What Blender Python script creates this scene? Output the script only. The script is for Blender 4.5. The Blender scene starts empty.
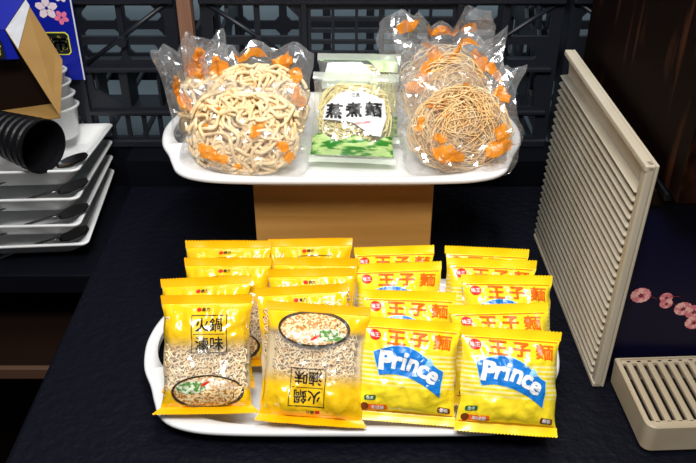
import bpy, bmesh, math, random
import numpy as np
from mathutils import Vector, Matrix
SC = bpy.context.scene
COL = SC.collection
PI = math.pi
R = math.radians

# ---------------------------------------------------------------- camera, world, lights, exposure
cam_data = bpy.data.cameras.new('camera')
cam_data.sensor_fit = 'HORIZONTAL'; cam_data.sensor_width = 36.0
cam_data.lens = 36.0 * 810.0 / 696.0
cam_data.clip_start = 0.02
camera = bpy.data.objects.new('camera', cam_data); COL.objects.link(camera)
camera.location = (0, 0, 0.6); camera.rotation_euler = (R(90 - 32.8), 0, 0)
SC.camera = camera

world = bpy.data.worlds.new('world'); SC.world = world; world.use_nodes = True
bg = world.node_tree.nodes['Background']
bg.inputs[0].default_value = (0.85, 0.92, 1.0, 1); bg.inputs[1].default_value = 0.07

def area(name, loc, target, size, power, color=(1, 1, 1), size_y=None):
    l = bpy.data.lights.new(name, 'AREA'); l.energy = power; l.color = color
    l.shape = 'RECTANGLE'; l.size = size; l.size_y = size_y or size
    o = bpy.data.objects.new(name, l); COL.objects.link(o); o.location = loc
    o.rotation_euler = (Vector(target) - Vector(loc)).to_track_quat('-Z', 'Y').to_euler()
    return o
area('ceiling_lamp_front', (-0.12, -0.02, 1.32), (0.0, 0.75, 0.05), 0.60, 24, (1.0, 0.98, 0.95), 0.35)
area('ceiling_lamp_middle', (0.25, 0.75, 1.9), (0.05, 0.8, 0.1), 0.9, 13, (1.0, 0.98, 0.96), 0.12)
area('ceiling_lamp_rear', (0.0, 1.52, 1.7), (0.1, 1.62, 0.0), 1.2, 4.5, (0.85, 0.95, 1.0), 0.1)
SC.view_settings.view_transform = 'Standard'; SC.view_settings.look = 'None'
SC.view_settings.gamma = 1.0; SC.view_settings.use_curve_mapping = False
SC.view_settings.exposure = 0.0
SC.cycles.transparent_max_bounces = 32
SC.cycles.max_bounces = 8

# ---------------------------------------------------------------- materials
def lin(c):
    return tuple(((v/255)/12.92 if v/255 <= 0.04045 else ((v/255+0.055)/1.055)**2.4) for v in c)

def mat(name, rgb, rough=0.5, metal=0.0, spec=0.5, coat=0.0, noise=None, bump=None, sub=0.0, emit=None):
    """Procedural principled material; noise=(scale, amount, other_rgb), bump=(scale, strength, distance)."""
    m = bpy.data.materials.new(name); m.use_nodes = True
    nt = m.node_tree; b = nt.nodes['Principled BSDF']
    b.inputs['Base Color'].default_value = (*rgb, 1)
    b.inputs['Roughness'].default_value = rough; b.inputs['Metallic'].default_value = metal
    b.inputs['Specular IOR Level'].default_value = spec; b.inputs['Coat Weight'].default_value = coat
    b.inputs['Coat Roughness'].default_value = 0.08
    tc = nt.nodes.new('ShaderNodeTexCoord')
    if noise:
        n = nt.nodes.new('ShaderNodeTexNoise'); n.inputs['Scale'].default_value = noise[0]; n.inputs['Detail'].default_value = 5
        mp = nt.nodes.new('ShaderNodeMapping'); nt.links.new(tc.outputs['Object'], mp.inputs[0]); nt.links.new(mp.outputs[0], n.inputs[0])
        if len(noise) > 3: mp.inputs['Scale'].default_value = noise[3]
        r = nt.nodes.new('ShaderNodeMix'); r.data_type = 'RGBA'
        r.inputs['A'].default_value = (*rgb, 1); r.inputs['B'].default_value = (*noise[2], 1)
        mr = nt.nodes.new('ShaderNodeMapRange'); mr.inputs[1].default_value = 0.5 - 0.25/noise[1]*0.5; mr.inputs[2].default_value = 0.5 + 0.25/noise[1]*0.5
        nt.links.new(n.outputs[0], mr.inputs[0]); nt.links.new(mr.outputs[0], r.inputs['Factor'])
        nt.links.new(r.outputs['Result'], b.inputs['Base Color'])
    if bump:
        n = nt.nodes.new('ShaderNodeTexNoise'); n.inputs['Scale'].default_value = bump[0]; n.inputs['Detail'].default_value = 4
        nt.links.new(tc.outputs['Object'], n.inputs[0])
        bp = nt.nodes.new('ShaderNodeBump'); bp.inputs['Strength'].default_value = bump[1]; bp.inputs['Distance'].default_value = bump[2]
        nt.links.new(n.outputs[0], bp.inputs['Height']); nt.links.new(bp.outputs[0], b.inputs['Normal'])
    return m

def film_mat(name, tint=(1, 1, 1), gloss=1.0, milk=0.05, bump=0.35, bscale=120):
    """Clear cellophane: transparent with a fresnel gloss and a little milky scatter."""
    m = bpy.data.materials.new(name); m.use_nodes = True; nt = m.node_tree
    for n in list(nt.nodes): nt.nodes.remove(n)
    N = nt.nodes.new; L = nt.links.new
    out = N('ShaderNodeOutputMaterial'); tr = N('ShaderNodeBsdfTransparent'); tr.inputs[0].default_value = (*tint, 1)
    gl = N('ShaderNodeBsdfGlossy'); gl.inputs['Roughness'].default_value = 0.12; gl.inputs[0].default_value = (1, 1, 1, 1)
    df = N('ShaderNodeBsdfDiffuse'); df.inputs[0].default_value = (0.9, 0.9, 0.9, 1)
    fr = N('ShaderNodeLayerWeight'); fr.inputs['Blend'].default_value = 0.5
    pw = N('ShaderNodeMath'); pw.operation = 'POWER'; pw.inputs[1].default_value = 3.5; L(fr.outputs['Facing'], pw.inputs[0])
    mul = N('ShaderNodeMath'); mul.operation = 'MULTIPLY_ADD'; mul.inputs[1].default_value = .55*gloss; mul.inputs[2].default_value = .055*gloss
    L(pw.outputs[0], mul.inputs[0])
    m1 = N('ShaderNodeMixShader'); m1.inputs[0].default_value = milk; L(tr.outputs[0], m1.inputs[1]); L(df.outputs[0], m1.inputs[2])
    m2 = N('ShaderNodeMixShader'); L(mul.outputs[0], m2.inputs[0]); L(m1.outputs[0], m2.inputs[1]); L(gl.outputs[0], m2.inputs[2])
    tc = N('ShaderNodeTexCoord'); no = N('ShaderNodeTexNoise'); no.inputs['Scale'].default_value = bscale; no.inputs['Detail'].default_value = 2
    L(tc.outputs['Object'], no.inputs[0])
    bp = N('ShaderNodeBump'); bp.inputs['Strength'].default_value = bump; bp.inputs['Distance'].default_value = 0.004
    L(no.outputs[0], bp.inputs['Height']); L(bp.outputs[0], gl.inputs['Normal']); L(bp.outputs[0], fr.inputs['Normal'])
    L(m2.outputs[0], out.inputs[0])
    return m

def packet_mat(name, kind):
    """Printed wrapper film laid out in the packet's own UV (u across, v up)."""
    m = bpy.data.materials.new(name); m.use_nodes = True; nt = m.node_tree
    N = nt.nodes.new; L = nt.links.new
    b = nt.nodes['Principled BSDF']; out = nt.nodes['Material Output']
    uv = N('ShaderNodeUVMap'); sp = N('ShaderNodeSeparateXYZ'); L(uv.outputs[0], sp.inputs[0])
    b.inputs['Roughness'].default_value = 0.24; b.inputs['Specular IOR Level'].default_value = 0.8; b.inputs['Coat Weight'].default_value = 1.0; b.inputs['Coat Roughness'].default_value = 0.16; b.inputs['Coat IOR'].default_value = 1.7
    tc = N('ShaderNodeTexCoord'); no = N('ShaderNodeTexNoise'); no.inputs['Scale'].default_value = 48; no.inputs['Detail'].default_value = 3
    L(tc.outputs['Object'], no.inputs[0])
    bp = N('ShaderNodeBump'); bp.inputs['Strength'].default_value = 0.42; bp.inputs['Distance'].default_value = 0.006
    L(no.outputs[0], bp.inputs['Height']); L(bp.outputs[0], b.inputs['Normal']); L(bp.outputs[0], b.inputs['Coat Normal'])
    def rng(src, a, c, lo=0., hi=1.):
        r = N('ShaderNodeMapRange'); r.interpolation_type = 'SMOOTHSTEP'
        r.inputs[1].default_value = a; r.inputs[2].default_value = c; r.inputs[3].default_value = lo; r.inputs[4].default_value = hi
        L(src, r.inputs[0]); return r.outputs[0]
    def math2(op, a, c):
        k = N('ShaderNodeMath'); k.operation = op
        for i, v in enumerate((a, c)):
            if hasattr(v, 'links'): L(v, k.inputs[i])
            else: k.inputs[i].default_value = v
        return k.outputs[0]
    if kind == 'prince':
        yel = lin((255, 226, 36)); pale = lin((255, 243, 160))
        wv = math2('SINE', math2('MULTIPLY', sp.outputs[1], 2*PI*19), 0.0)
        st = rng(wv, -0.2, 0.35)
        band = math2('MULTIPLY', rng(sp.outputs[1], 0.30, 0.36), rng(sp.outputs[1], 0.74, 0.68))
        f = math2('MULTIPLY', st, band)
        mx = N('ShaderNodeMix'); mx.data_type = 'RGBA'; mx.inputs['A'].default_value = (*yel, 1); mx.inputs['B'].default_value = (*pale, 1)
        L(f, mx.inputs['Factor']); L(mx.outputs['Result'], b.inputs['Base Color'])
    else:
        b.inputs['Base Color'].default_value = (*lin((255, 203, 8)), 1)
        ink = math2('MAXIMUM', rng(sp.outputs[1], 0.52, 0.72), rng(sp.outputs[1], 0.22, 0.13))
        tr = N('ShaderNodeBsdfTransparent'); gl = N('ShaderNodeBsdfGlossy'); gl.inputs['Roughness'].default_value = 0.14
        L(bp.outputs[0], gl.inputs['Normal'])
        df = N('ShaderNodeBsdfDiffuse'); df.inputs[0].default_value = (.9, .9, .9, 1)
        lw = N('ShaderNodeLayerWeight'); lw.inputs['Blend'].default_value = 0.5; L(bp.outputs[0], lw.inputs['Normal'])
        pw = N('ShaderNodeMath'); pw.operation = 'POWER'; pw.inputs[1].default_value = 3.5; L(lw.outputs['Facing'], pw.inputs[0])
        fr = N('ShaderNodeMath'); fr.operation = 'MULTIPLY_ADD'; fr.inputs[1].default_value = .6; fr.inputs[2].default_value = .08; L(pw.outputs[0], fr.inputs[0])
        m0 = N('ShaderNodeMixShader'); m0.inputs[0].default_value = 0.13; L(tr.outputs[0], m0.inputs[1]); L(df.outputs[0], m0.inputs[2])
        m1 = N('ShaderNodeMixShader'); L(fr.outputs[0], m1.inputs[0]); L(m0.outputs[0], m1.inputs[1]); L(gl.outputs[0], m1.inputs[2])
        m2 = N('ShaderNodeMixShader'); L(ink, m2.inputs[0]); L(m1.outputs[0], m2.inputs[1]); L(b.outputs[0], m2.inputs[2])
        L(m2.outputs[0], out.inputs[0])
    return m

def streak_wood(name, dark, light, scale, vec, rough=0.4, lo=0.5, hi=0.75):
    m = bpy.data.materials.new(name); m.use_nodes = True; nt = m.node_tree; b = nt.nodes['Principled BSDF']
    N = nt.nodes.new; L = nt.links.new
    tc = N('ShaderNodeTexCoord'); mp = N('ShaderNodeMapping'); mp.inputs['Scale'].default_value = vec
    no = N('ShaderNodeTexNoise'); no.inputs['Scale'].default_value = scale; no.inputs['Detail'].default_value = 6
    L(tc.outputs['Object'], mp.inputs[0]); L(mp.outputs[0], no.inputs[0])
    cr = N('ShaderNodeValToRGB'); cr.color_ramp.elements[0].position = lo; cr.color_ramp.elements[1].position = hi
    b.inputs['Specular IOR Level'].default_value = .12; cr.color_ramp.elements[0].color = (*dark, 1); cr.color_ramp.elements[1].color = (*light, 1)
    L(no.outputs[0], cr.inputs[0]); L(cr.outputs[0], b.inputs['Base Color']); b.inputs['Roughness'].default_value = rough
    return m

M = {}
M['cloth'] = mat('black_tablecloth', (0.0022, 0.0026, 0.0062), 0.55, spec=0.12, bump=(95, 0.6, 0.004))
M['lacquer'] = mat('black_laminate', (0.003, 0.0035, 0.006), 0.45, spec=0.12, bump=(60, 0.1, 0.001))
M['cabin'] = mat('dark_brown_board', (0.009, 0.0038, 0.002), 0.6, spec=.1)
M['edge'] = mat('brown_board_edge', (0.075, 0.034, 0.018), 0.6)
M['floor'] = mat('brown_floor', (0.06, 0.03, 0.02), 0.5, noise=(6, 1, (0.09, 0.05, 0.03)))
M['wall'] = mat('grey_blue_wall', lin((140, 162, 176)), 0.8)
M['crate'] = mat('black_crate_plastic', (0.010, 0.012, 0.018), 0.42, spec=0.45, bump=(40, 0.15, 0.002))
M['post'] = streak_wood('pale_pink_wood', lin((120, 85, 68)), lin((160, 120, 98)), 8, (6, 6, .6), .6, .35, .7)
M['block'] = streak_wood('golden_pine', lin((176, 126, 62)), lin((204, 154, 86)), 9, (.35, .35, 5), .5, .3, .7)
M['white'] = mat('white_melamine', (0.82, 0.82, 0.82), 0.22, spec=0.5)
M['china'] = mat('white_ceramic', (0.78, 0.79, 0.79), 0.2, spec=0.5)
M['steel'] = mat('dark_steel', (0.22, 0.22, 0.23), 0.25, metal=1.0)
M['blackplastic'] = mat('glossy_black_plastic', (0.004, 0.004, 0.005), 0.4, spec=0.2)
M['beige'] = mat('beige_plastic', lin((186, 176, 158)), 0.45, noise=(14, .6, lin((174, 162, 140))))
M['drip'] = mat('cream_plastic', lin((186, 172, 148)), 0.4, noise=(18, .6, lin((172, 155, 128))))
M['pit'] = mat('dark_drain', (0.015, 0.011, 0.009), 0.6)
M['lacqwood'] = streak_wood('worn_brown_lacquer', (0.0045, 0.0014, 0.0008), (0.10, 0.034, 0.014), 7, (1, 6, 1.0), .6, .57, .86)
M['lacqwood'].node_tree.nodes['Principled BSDF'].inputs['Specular IOR Level'].default_value = .03
M['navy'] = mat('navy_print', lin((11, 9, 36)), 0.4, spec=.25)
M['blue'] = mat('blue_print_card', lin((12, 28, 150)), 0.35)
M['kraft'] = mat('kraft_card', lin((164, 128, 70)), 0.7, noise=(30, .5, lin((152, 114, 58))))
M['tape'] = mat('silver_tape', lin((205, 208, 214)), 0.25, bump=(60, .5, .003))
M['paper'] = mat('white_paper_edge', (0.75, 0.75, 0.75), 0.6)
M['pink'] = mat('pink_ink', lin((235, 120, 160)), 0.5)
M['palepink'] = mat('pale_pink_ink', lin((235, 215, 225)), 0.5)
M['rose'] = mat('rose_ink', lin((205, 110, 120)), 0.5, noise=(160, 2, lin((235, 175, 165))))
M['rosedark'] = mat('dark_rose_ink', lin((120, 40, 50)), 0.5)
M['inkblack'] = mat('black_ink', (0.012, 0.012, 0.012), 0.35)
M['inkyellow'] = mat('yellow_ink', lin((235, 230, 70)), 0.5)
M['inkred'] = mat('red_ink', lin((222, 40, 32)), 0.35)
M['inkorange'] = mat('orange_red_ink', lin((236, 104, 22)), 0.3)
M['inkwhite'] = mat('white_ink', (0.85, 0.85, 0.85), 0.3)
M['inkblue'] = mat('blue_ink', lin((24, 120, 205)), 0.28)
M['inksky'] = mat('pale_blue_ink', lin((150, 205, 235)), 0.28)
M['inkgreen'] = mat('green_ink', lin((30, 110, 55)), 0.3)
M['inkbrown'] = mat('brown_ink', lin((120, 58, 22)), 0.3)
M['bowlfood'] = mat('printed_broth_noodles', lin((190, 124, 48)), 0.35, noise=(420, 2.5, lin((245, 222, 170))))
M['bowlpale'] = mat('printed_toppings', lin((246, 240, 228)), 0.35, noise=(260, 2.0, lin((214, 170, 112))))
M['bowlgreen'] = mat('printed_greens', lin((90, 140, 60)), 0.35, noise=(300, 2.5, lin((225, 235, 205))))
M['bowlrim'] = mat('printed_bowl', lin((60, 52, 42)), 0.3)
M['prince'] = packet_mat('yellow_striped_wrapper', 'prince')
M['hotpot'] = packet_mat('yellow_windowed_wrapper', 'hotpot')
M['yellowback'] = mat('amber_wrapper_back', lin((250, 190, 20)), 0.3)
M['sealamber'] = mat('amber_seal', lin((250, 182, 6)), 0.28, spec=.6)
M['sealyellow'] = mat('yellow_seal', lin((252, 214, 20)), 0.28, spec=.6)
M['crisp'] = mat('dried_noodle', lin((255, 236, 196)), 0.55, noise=(120, 1, lin((240, 206, 148))))
M['udon'] = mat('thick_wheat_noodle', lin((250, 228, 186)), 0.45, noise=(60, .8, lin((238, 206, 150))))
M['thin'] = mat('fried_thin_noodle', lin((236, 190, 122)), 0.5, noise=(70, 1, lin((248, 220, 166))))
M['palenoodle'] = mat('pale_steamed_noodle', lin((250, 236, 180)), 0.5, noise=(90, 1, lin((242, 216, 140))))
M['brownbit'] = mat('brown_sauce_sachet', lin((110, 84, 44)), 0.4, noise=(60, 1, lin((150, 130, 80))))
M['film'] = film_mat('clear_cellophane', (1, 1, 1), 1.6, 0.075, .15, 35)
M['filmgreen'] = film_mat('pale_green_film', (0.97, 1.0, 0.95), 1.3, 0.09, .35, 45)
M['sealfilm'] = film_mat('frosted_green_film', (0.90, 1.0, 0.84), 1.0, 0.42, .2, 60)
M['crispback'] = mat('cream_wrapper_back', lin((246, 222, 170)), 0.4)
M['orangeprint'] = mat('orange_film_print', lin((248, 152, 36)), 0.25)
_nt = M['orangeprint'].node_tree; _mx = _nt.nodes.new('ShaderNodeMixShader'); _tr = _nt.nodes.new('ShaderNodeBsdfTransparent')
_tr.inputs[0].default_value = (1.0, .72, .40, 1); _mx.inputs[0].default_value = .62
_nt.links.new(_tr.outputs[0], _mx.inputs[1]); _nt.links.new(_nt.nodes['Principled BSDF'].outputs[0], _mx.inputs[2]); _nt.links.new(_mx.outputs[0], _nt.nodes['Material Output'].inputs[0])
M['leaf'] = mat('printed_leek_green', lin((52, 132, 44)), 0.3, noise=(45, 2.5, lin((190, 220, 140)), (1, 5, 1)))
M['leafpale'] = mat('pale_green_print', lin((190, 222, 150)), 0.3, noise=(40, 1.5, lin((225, 240, 200))))

# ---------------------------------------------------------------- helpers
def link_mesh(name, verts, faces, mats, parent=None, smooth=False, idx=None, uvs=None):
    me = bpy.data.meshes.new(name)
    me.from_pydata([tuple(map(float, v)) for v in verts], [], [tuple(int(i) for i in f) for f in faces])
    for mm in (mats if isinstance(mats, (list, tuple)) else [mats]): me.materials.append(mm)
    if smooth: me.polygons.foreach_set('use_smooth', [True]*len(me.polygons))
    if idx is not None: me.polygons.foreach_set('material_index', [int(i) for i in idx])
    if uvs is not None:
        l = me.uv_layers.new(name='UVMap')
        vi = np.zeros(len(me.loops), int); me.loops.foreach_get('vertex_index', vi)
        l.data.foreach_set('uv', np.asarray(uvs, float)[vi].ravel())
    me.update()
    o = bpy.data.objects.new(name, me); COL.objects.link(o)
    if parent: o.parent = parent
    return o

def bm_obj(name, bm, m, parent=None, smooth=False):
    bmesh.ops.recalc_face_normals(bm, faces=bm.faces[:])
    me = bpy.data.meshes.new(name); bm.to_mesh(me); bm.free()
    for mm in (m if isinstance(m, (list, tuple)) else [m]): me.materials.append(mm)
    if smooth: me.polygons.foreach_set('use_smooth', [True]*len(me.polygons))
    o = bpy.data.objects.new(name, me); COL.objects.link(o)
    if parent: o.parent = parent
    return o

def tag(o, label, cat, group=None):
    o['label'] = label; o['category'] = cat
    if group: o['group'] = group
    return o

def structure(o):
    o['kind'] = 'structure'; return o

def thing(name, label, cat, loc=(0, 0, 0), group=None, mtx=None):
    o = bpy.data.objects.new(name, None); COL.objects.link(o); o.empty_display_size = .02
    o.location = loc
    if mtx is not None: o.matrix_world = mtx
    return tag(o, label, cat, group)

def box(bm, x0, x1, y0, y1, z0, z1, bevel=0, seg=2):
    r = bmesh.ops.create_cube(bm, size=1)
    vs = r['verts']
    for v in vs:
        v.co = Vector((x0+(v.co.x+.5)*(x1-x0), y0+(v.co.y+.5)*(y1-y0), z0+(v.co.z+.5)*(z1-z0)))
    if bevel:
        es = list({e for v in vs for e in v.link_edges})
        bmesh.ops.bevel(bm, geom=es, offset=bevel, segments=seg, affect='EDGES', profile=.5)

def box_obj(name, dims, m, parent=None, bevel=0):
    bm = bmesh.new(); box(bm, *dims, bevel=bevel); return bm_obj(name, bm, m, parent)

def tube(pts, r, sides, verts, faces, cap=True):
    pts = np.asarray(pts, float); n = len(pts)
    tan = np.gradient(pts, axis=0); tan /= np.linalg.norm(tan, axis=1)[:, None] + 1e-12
    ref = np.array([0.3, 0.5, 0.81]); a = np.cross(tan, ref); a /= np.linalg.norm(a, axis=1)[:, None] + 1e-9
    b = np.cross(tan, a); rr = np.broadcast_to(np.asarray(r, float), (n,))
    base = len(verts); ang = np.arange(sides)*2*PI/sides
    ring = pts[:, None]+rr[:, None, None]*(np.cos(ang)[None, :, None]*a[:, None]+np.sin(ang)[None, :, None]*b[:, None])
    verts.extend(ring.reshape(-1, 3).tolist())
    for i in range(n-1):
        for k in range(sides):
            q = (k+1) % sides
            faces.append((base+i*sides+k, base+i*sides+q, base+(i+1)*sides+q, base+(i+1)*sides+k))
    if cap:
        faces.append(tuple(base+k for k in range(sides))[::-1]); faces.append(tuple(base+(n-1)*sides+k for k in range(sides)))

def vnoise(x, y, seed=0):
    """Smooth value noise in -1..1 on arrays."""
    x = np.asarray(x, float); y = np.asarray(y, float)
    xi = np.floor(x).astype(np.int64); yi = np.floor(y).astype(np.int64)
    fx = x-xi; fy = y-yi; fx = fx*fx*fx*(fx*(fx*6-15)+10); fy = fy*fy*fy*(fy*(fy*6-15)+10)
    def h(a, b):
        n = (a*374761393+b*668265263+seed*1442695041) & 0xffffffff
        n = ((n ^ (n >> 13))*1274126177) & 0xffffffff
        return ((n ^ (n >> 16)) & 0xffff)/32767.5-1
    return (h(xi, yi)*(1-fx)+h(xi+1, yi)*fx)*(1-fy)+(h(xi, yi+1)*(1-fx)+h(xi+1, yi+1)*fx)*fy

def ridge(x, y, seed=0): return 1-2*np.abs(vnoise(x, y, seed))

def lathe(profile, n=32):
    verts, faces = [], []
    for (r, z) in profile:
        for k in range(n): verts.append((r*math.cos(2*PI*k/n), r*math.sin(2*PI*k/n), z))
    for i in range(len(profile)-1):
        for k in range(n):
            q = (k+1) % n; faces.append((i*n+k, i*n+q, (i+1)*n+q, (i+1)*n+k))
    return verts, faces

def extrude2d(outer, holes, depth):
    """Flat plate with holes in the XZ plane, thickness along Y: returns verts, faces."""
    cu = bpy.data.curves.new('plate', 'CURVE'); cu.dimensions = '2D'; cu.fill_mode = 'BOTH'; cu.extrude = depth/2
    for loop in [outer]+holes:
        s = cu.splines.new('POLY'); s.points.add(len(loop)-1); s.use_cyclic_u = True
        for p, q in zip(s.points, loop): p.co = (q[0], q[1], 0, 1)
    o = bpy.data.objects.new('plate', cu); COL.objects.link(o)
    bpy.context.view_layer.update()
    me = o.evaluated_get(bpy.context.evaluated_depsgraph_get()).to_mesh()
    v = [(p.co.x, p.co.z, p.co.y) for p in me.vertices]; f = [tuple(p.vertices)[::-1] for p in me.polygons]
    bpy.data.objects.remove(o); bpy.data.curves.remove(cu)
    return v, f

def rect(x0, x1, z0, z1, c=0.0, corners=(1, 1, 1, 1)):
    if not c: return [(x0, z0), (x1, z0), (x1, z1), (x0, z1)]
    P = []
    for (x, z, dx, dz, on, fl) in ((x0, z0, 1, 1, corners[0], 0), (x1, z0, -1, 1, corners[1], 1), (x1, z1, -1, -1, corners[2], 0), (x0, z1, 1, -1, corners[3], 1)):
        if not on: P.append((x, z)); continue
        a = (x, z+dz*c); b = (x+dx*c, z)
        P += [b, a] if fl else [a, b]
    return P

_text = {}
def flat_text(body, bold=0.0):
    """Outline of lettering, centred, unit height: (verts Nx2, faces)."""
    key = (body, bold)
    if key not in _text:
        cu = bpy.data.curves.new('lettering', 'FONT'); cu.body = body; cu.offset = bold; cu.resolution_u = 3
        cu.align_x = 'LEFT'
        o = bpy.data.objects.new('lettering', cu); COL.objects.link(o); bpy.context.view_layer.update()
        me = o.evaluated_get(bpy.context.evaluated_depsgraph_get()).to_mesh()
        v = np.array([p.co[:2] for p in me.vertices]); f = [tuple(p.vertices) for p in me.polygons]
        bpy.data.objects.remove(o); bpy.data.curves.remove(cu)
        lo, hi = v.min(0), v.max(0); v = (v-(lo+hi)/2)/(hi[1]-lo[1])
        _text[key] = (v, f)
    return _text[key]

def bold_text(body, d):
    v, f = flat_text(body); d = d/2
    return join2d(*[(v+np.array(k)*d, f) for k in ((-1, -1), (1, -1), (-1, 1), (1, 1), (0, 0))])

def ellipse2d(rx, ry, n=28, cx=0, cy=0, a0=0, a1=2*PI):
    full = abs(a1-a0) >= 2*PI-1e-6
    k = n if full else n+1
    return np.array([(cx+rx*math.cos(a0+(a1-a0)*i/n), cy+ry*math.sin(a0+(a1-a0)*i/n)) for i in range(k)])

def poly2d(pts): return (np.asarray(pts, float), [tuple(range(len(pts)))])

def ring2d(outer, inner):
    n = len(outer); v = np.vstack([outer, inner])
    return v, [(i, (i+1) % n, n+(i+1) % n, n+i) for i in range(n)]

def place2d(sh, size=1.0, rot=0.0, at=(0, 0), sx=1.0, shear=0.0):
    v = sh[0].copy()*size; v[:, 0] *= sx; v[:, 0] += shear*v[:, 1]
    c, s = math.cos(rot), math.sin(rot)
    return (v @ np.array([[c, s], [-s, c]])+np.array(at), sh[1])

def join2d(*shs):
    V, F, b = [], [], 0
    for v, f in shs:
        V.append(v); F += [tuple(i+b for i in q) for q in f]; b += len(v)
    return np.vstack(V), F

def dice2d(sh, step):
    """Cut a flat outline on a grid so that it can follow a curved surface."""
    bm = bmesh.new(); vs = [bm.verts.new((x, y, 0)) for x, y in sh[0]]
    for f in sh[1]:
        try: bm.faces.new([vs[i] for i in f])
        except ValueError: pass
    bmesh.ops.triangulate(bm, faces=bm.faces[:])
    lo, hi = sh[0].min(0), sh[0].max(0)
    for ax in (0, 1):
        k = math.floor(lo[ax]/step)+1
        while k*step < hi[ax]:
            no = [0, 0, 0]; no[ax] = 1; co = [0, 0, 0]; co[ax] = k*step
            bmesh.ops.bisect_plane(bm, geom=bm.verts[:]+bm.edges[:]+bm.faces[:], plane_co=co, plane_no=no, dist=1e-7)
            k += 1
    bm.verts.index_update()
    out = (np.array([v.co[:2] for v in bm.verts]), [tuple(v.index for v in f.verts) for f in bm.faces])
    bm.free(); return out

# ---------------------------------------------------------------- setting
structure(box_obj('floor', (-2.0, 2.0, -0.6, 2.2, -0.80, -0.75), M['floor']))
structure(box_obj('wall_back', (-2.0, 2.0, 1.85, 1.9, -0.75, 1.2), M['wall']))

bm = bmesh.new(); box(bm, -0.327, 0.75, 0.40, 1.06, -0.75, 0.0, bevel=.006, seg=3)
tag(bm_obj('counter', bm, M['cloth'], None), 'black cloth covered counter carrying the noodle tray and wooden block', 'counter')

sh = thing('shelf_unit', 'black topped low shelf unit with a brown board under the square plates', 'shelf', (-0.66, .96, -.75))
def in_parent(o, p):
    o.parent = p; o.matrix_parent_inverse = Matrix.Translation(-Vector(p.location)); return o
in_parent(box_obj('shelf_top', (-1.0, -.331, .866, 1.107, -.057, -.027), M['lacquer'], None, .002), sh)
in_parent(box_obj('shelf_board', (-1.0, -.331, .8125, 1.082, -.152, -.136), M['cabin'], None, .001), sh)
b = in_parent(box_obj('edge_strip', (-1.0, -.331, .804, .812, -.153, -.1355), M['edge'], None, .001), sh); b['label'] = 'lighter brown edge of the shelf board'
in_parent(box_obj('back_panel', (-1.0, -.331, 1.083, 1.107, -.75, -.057), M['cabin']), sh)
in_parent(box_obj('side_panel', (-1.02, -1.0, .866, 1.107, -.75, -.027), M['cabin']), sh)
in_parent(box_obj('plinth', (-1.0, -.331, 1.0, 1.083, -.75, -.70), M['cabin']), sh)

bm = bmesh.new(); lp = [(-1.0, 1.1080), (-.3275, 1.1080), (-.3275, 1.0605), (.75, 1.0605), (.75, 1.125), (-1.0, 1.125)]
lo_ = [bm.verts.new((x, y, -.75)) for x, y in lp]; hi_ = [bm.verts.new((x, y, .040)) for x, y in lp]
bm.faces.new(lo_); bm.faces.new(hi_)
for i in range(6): bm.faces.new((lo_[i], lo_[(i+1) % 6], hi_[(i+1) % 6], hi_[i]))
tag(bm_obj('back_ledge', bm, M['lacquer']), 'black raised ledge behind the counter where the crates stand', 'ledge')
bm = bmesh.new(); box(bm, -1.0, .85, 1.42, 1.48, .020, .040); box(bm, -1.0, -.96, 1.42, 1.48, -.75, .020); box(bm, .81, .85, 1.42, 1.48, -.75, .020)
tag(bm_obj('crate_rail', bm, M['lacquer']), 'black low rail under the rear of the crates by the wall', 'rail')
tag(box_obj('wooden_post', (-.2315, -.2125, 1.082, 1.100, .040, .52), M['post'], None, .001), 'slim pinkish bare wood post standing between two black crates', 'post')

# ---------------------------------------------------------------- crates
CW, CH = 0.505, 0.236
def crate_face(parent):
    hs = []
    c = CW/2
    for sg in (-1, 1):
        def add(x0, x1, z0, z1, ch=0.0, cor=(1, 1, 1, 1)):
            a, b2 = sorted((sg*x0, sg*x1))
            if sg > 0: cor = (cor[1], cor[0], cor[3], cor[2])
            hs.append(rect(a, b2, z0, z1, ch, cor))
        # end group: two chamfered windows, slot row, sloping lights, bottom grid (x measured from centre)
        add(.178, .236, .172, .216, .016, (0, 0, 0, 1))
        add(.116, .170, .172, .216, .016, (0, 0, 1, 0))
        add(.178, .222, .138, .160, .004)
        add(.116, .170, .138, .160, .004)
        hs.append([(sg*x, z) for x, z in ((.160, .070), (.160, .118), (.122, .118), (.122, .092))][::sg])
        hs.append([(sg*x, z) for x, z in ((.172, .064), (.226, .064), (.226, .120), (.172, .120))][::sg])
        for k in range(5): add(.118+k*.024, .118+k*.024+.018, .016, .050)
        # centre slats
        for k in range(3):
            for r in range(4):
                add(.004+k*.033, .004+k*.033+.029, .150+r*.0165, .150+r*.0165+.011)
        for k in range(4): add(.006+k*.024, .006+k*.024+.018, .016, .050)
    return extrude2d(rect(-c, c, 0, CH), hs, .006)

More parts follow.
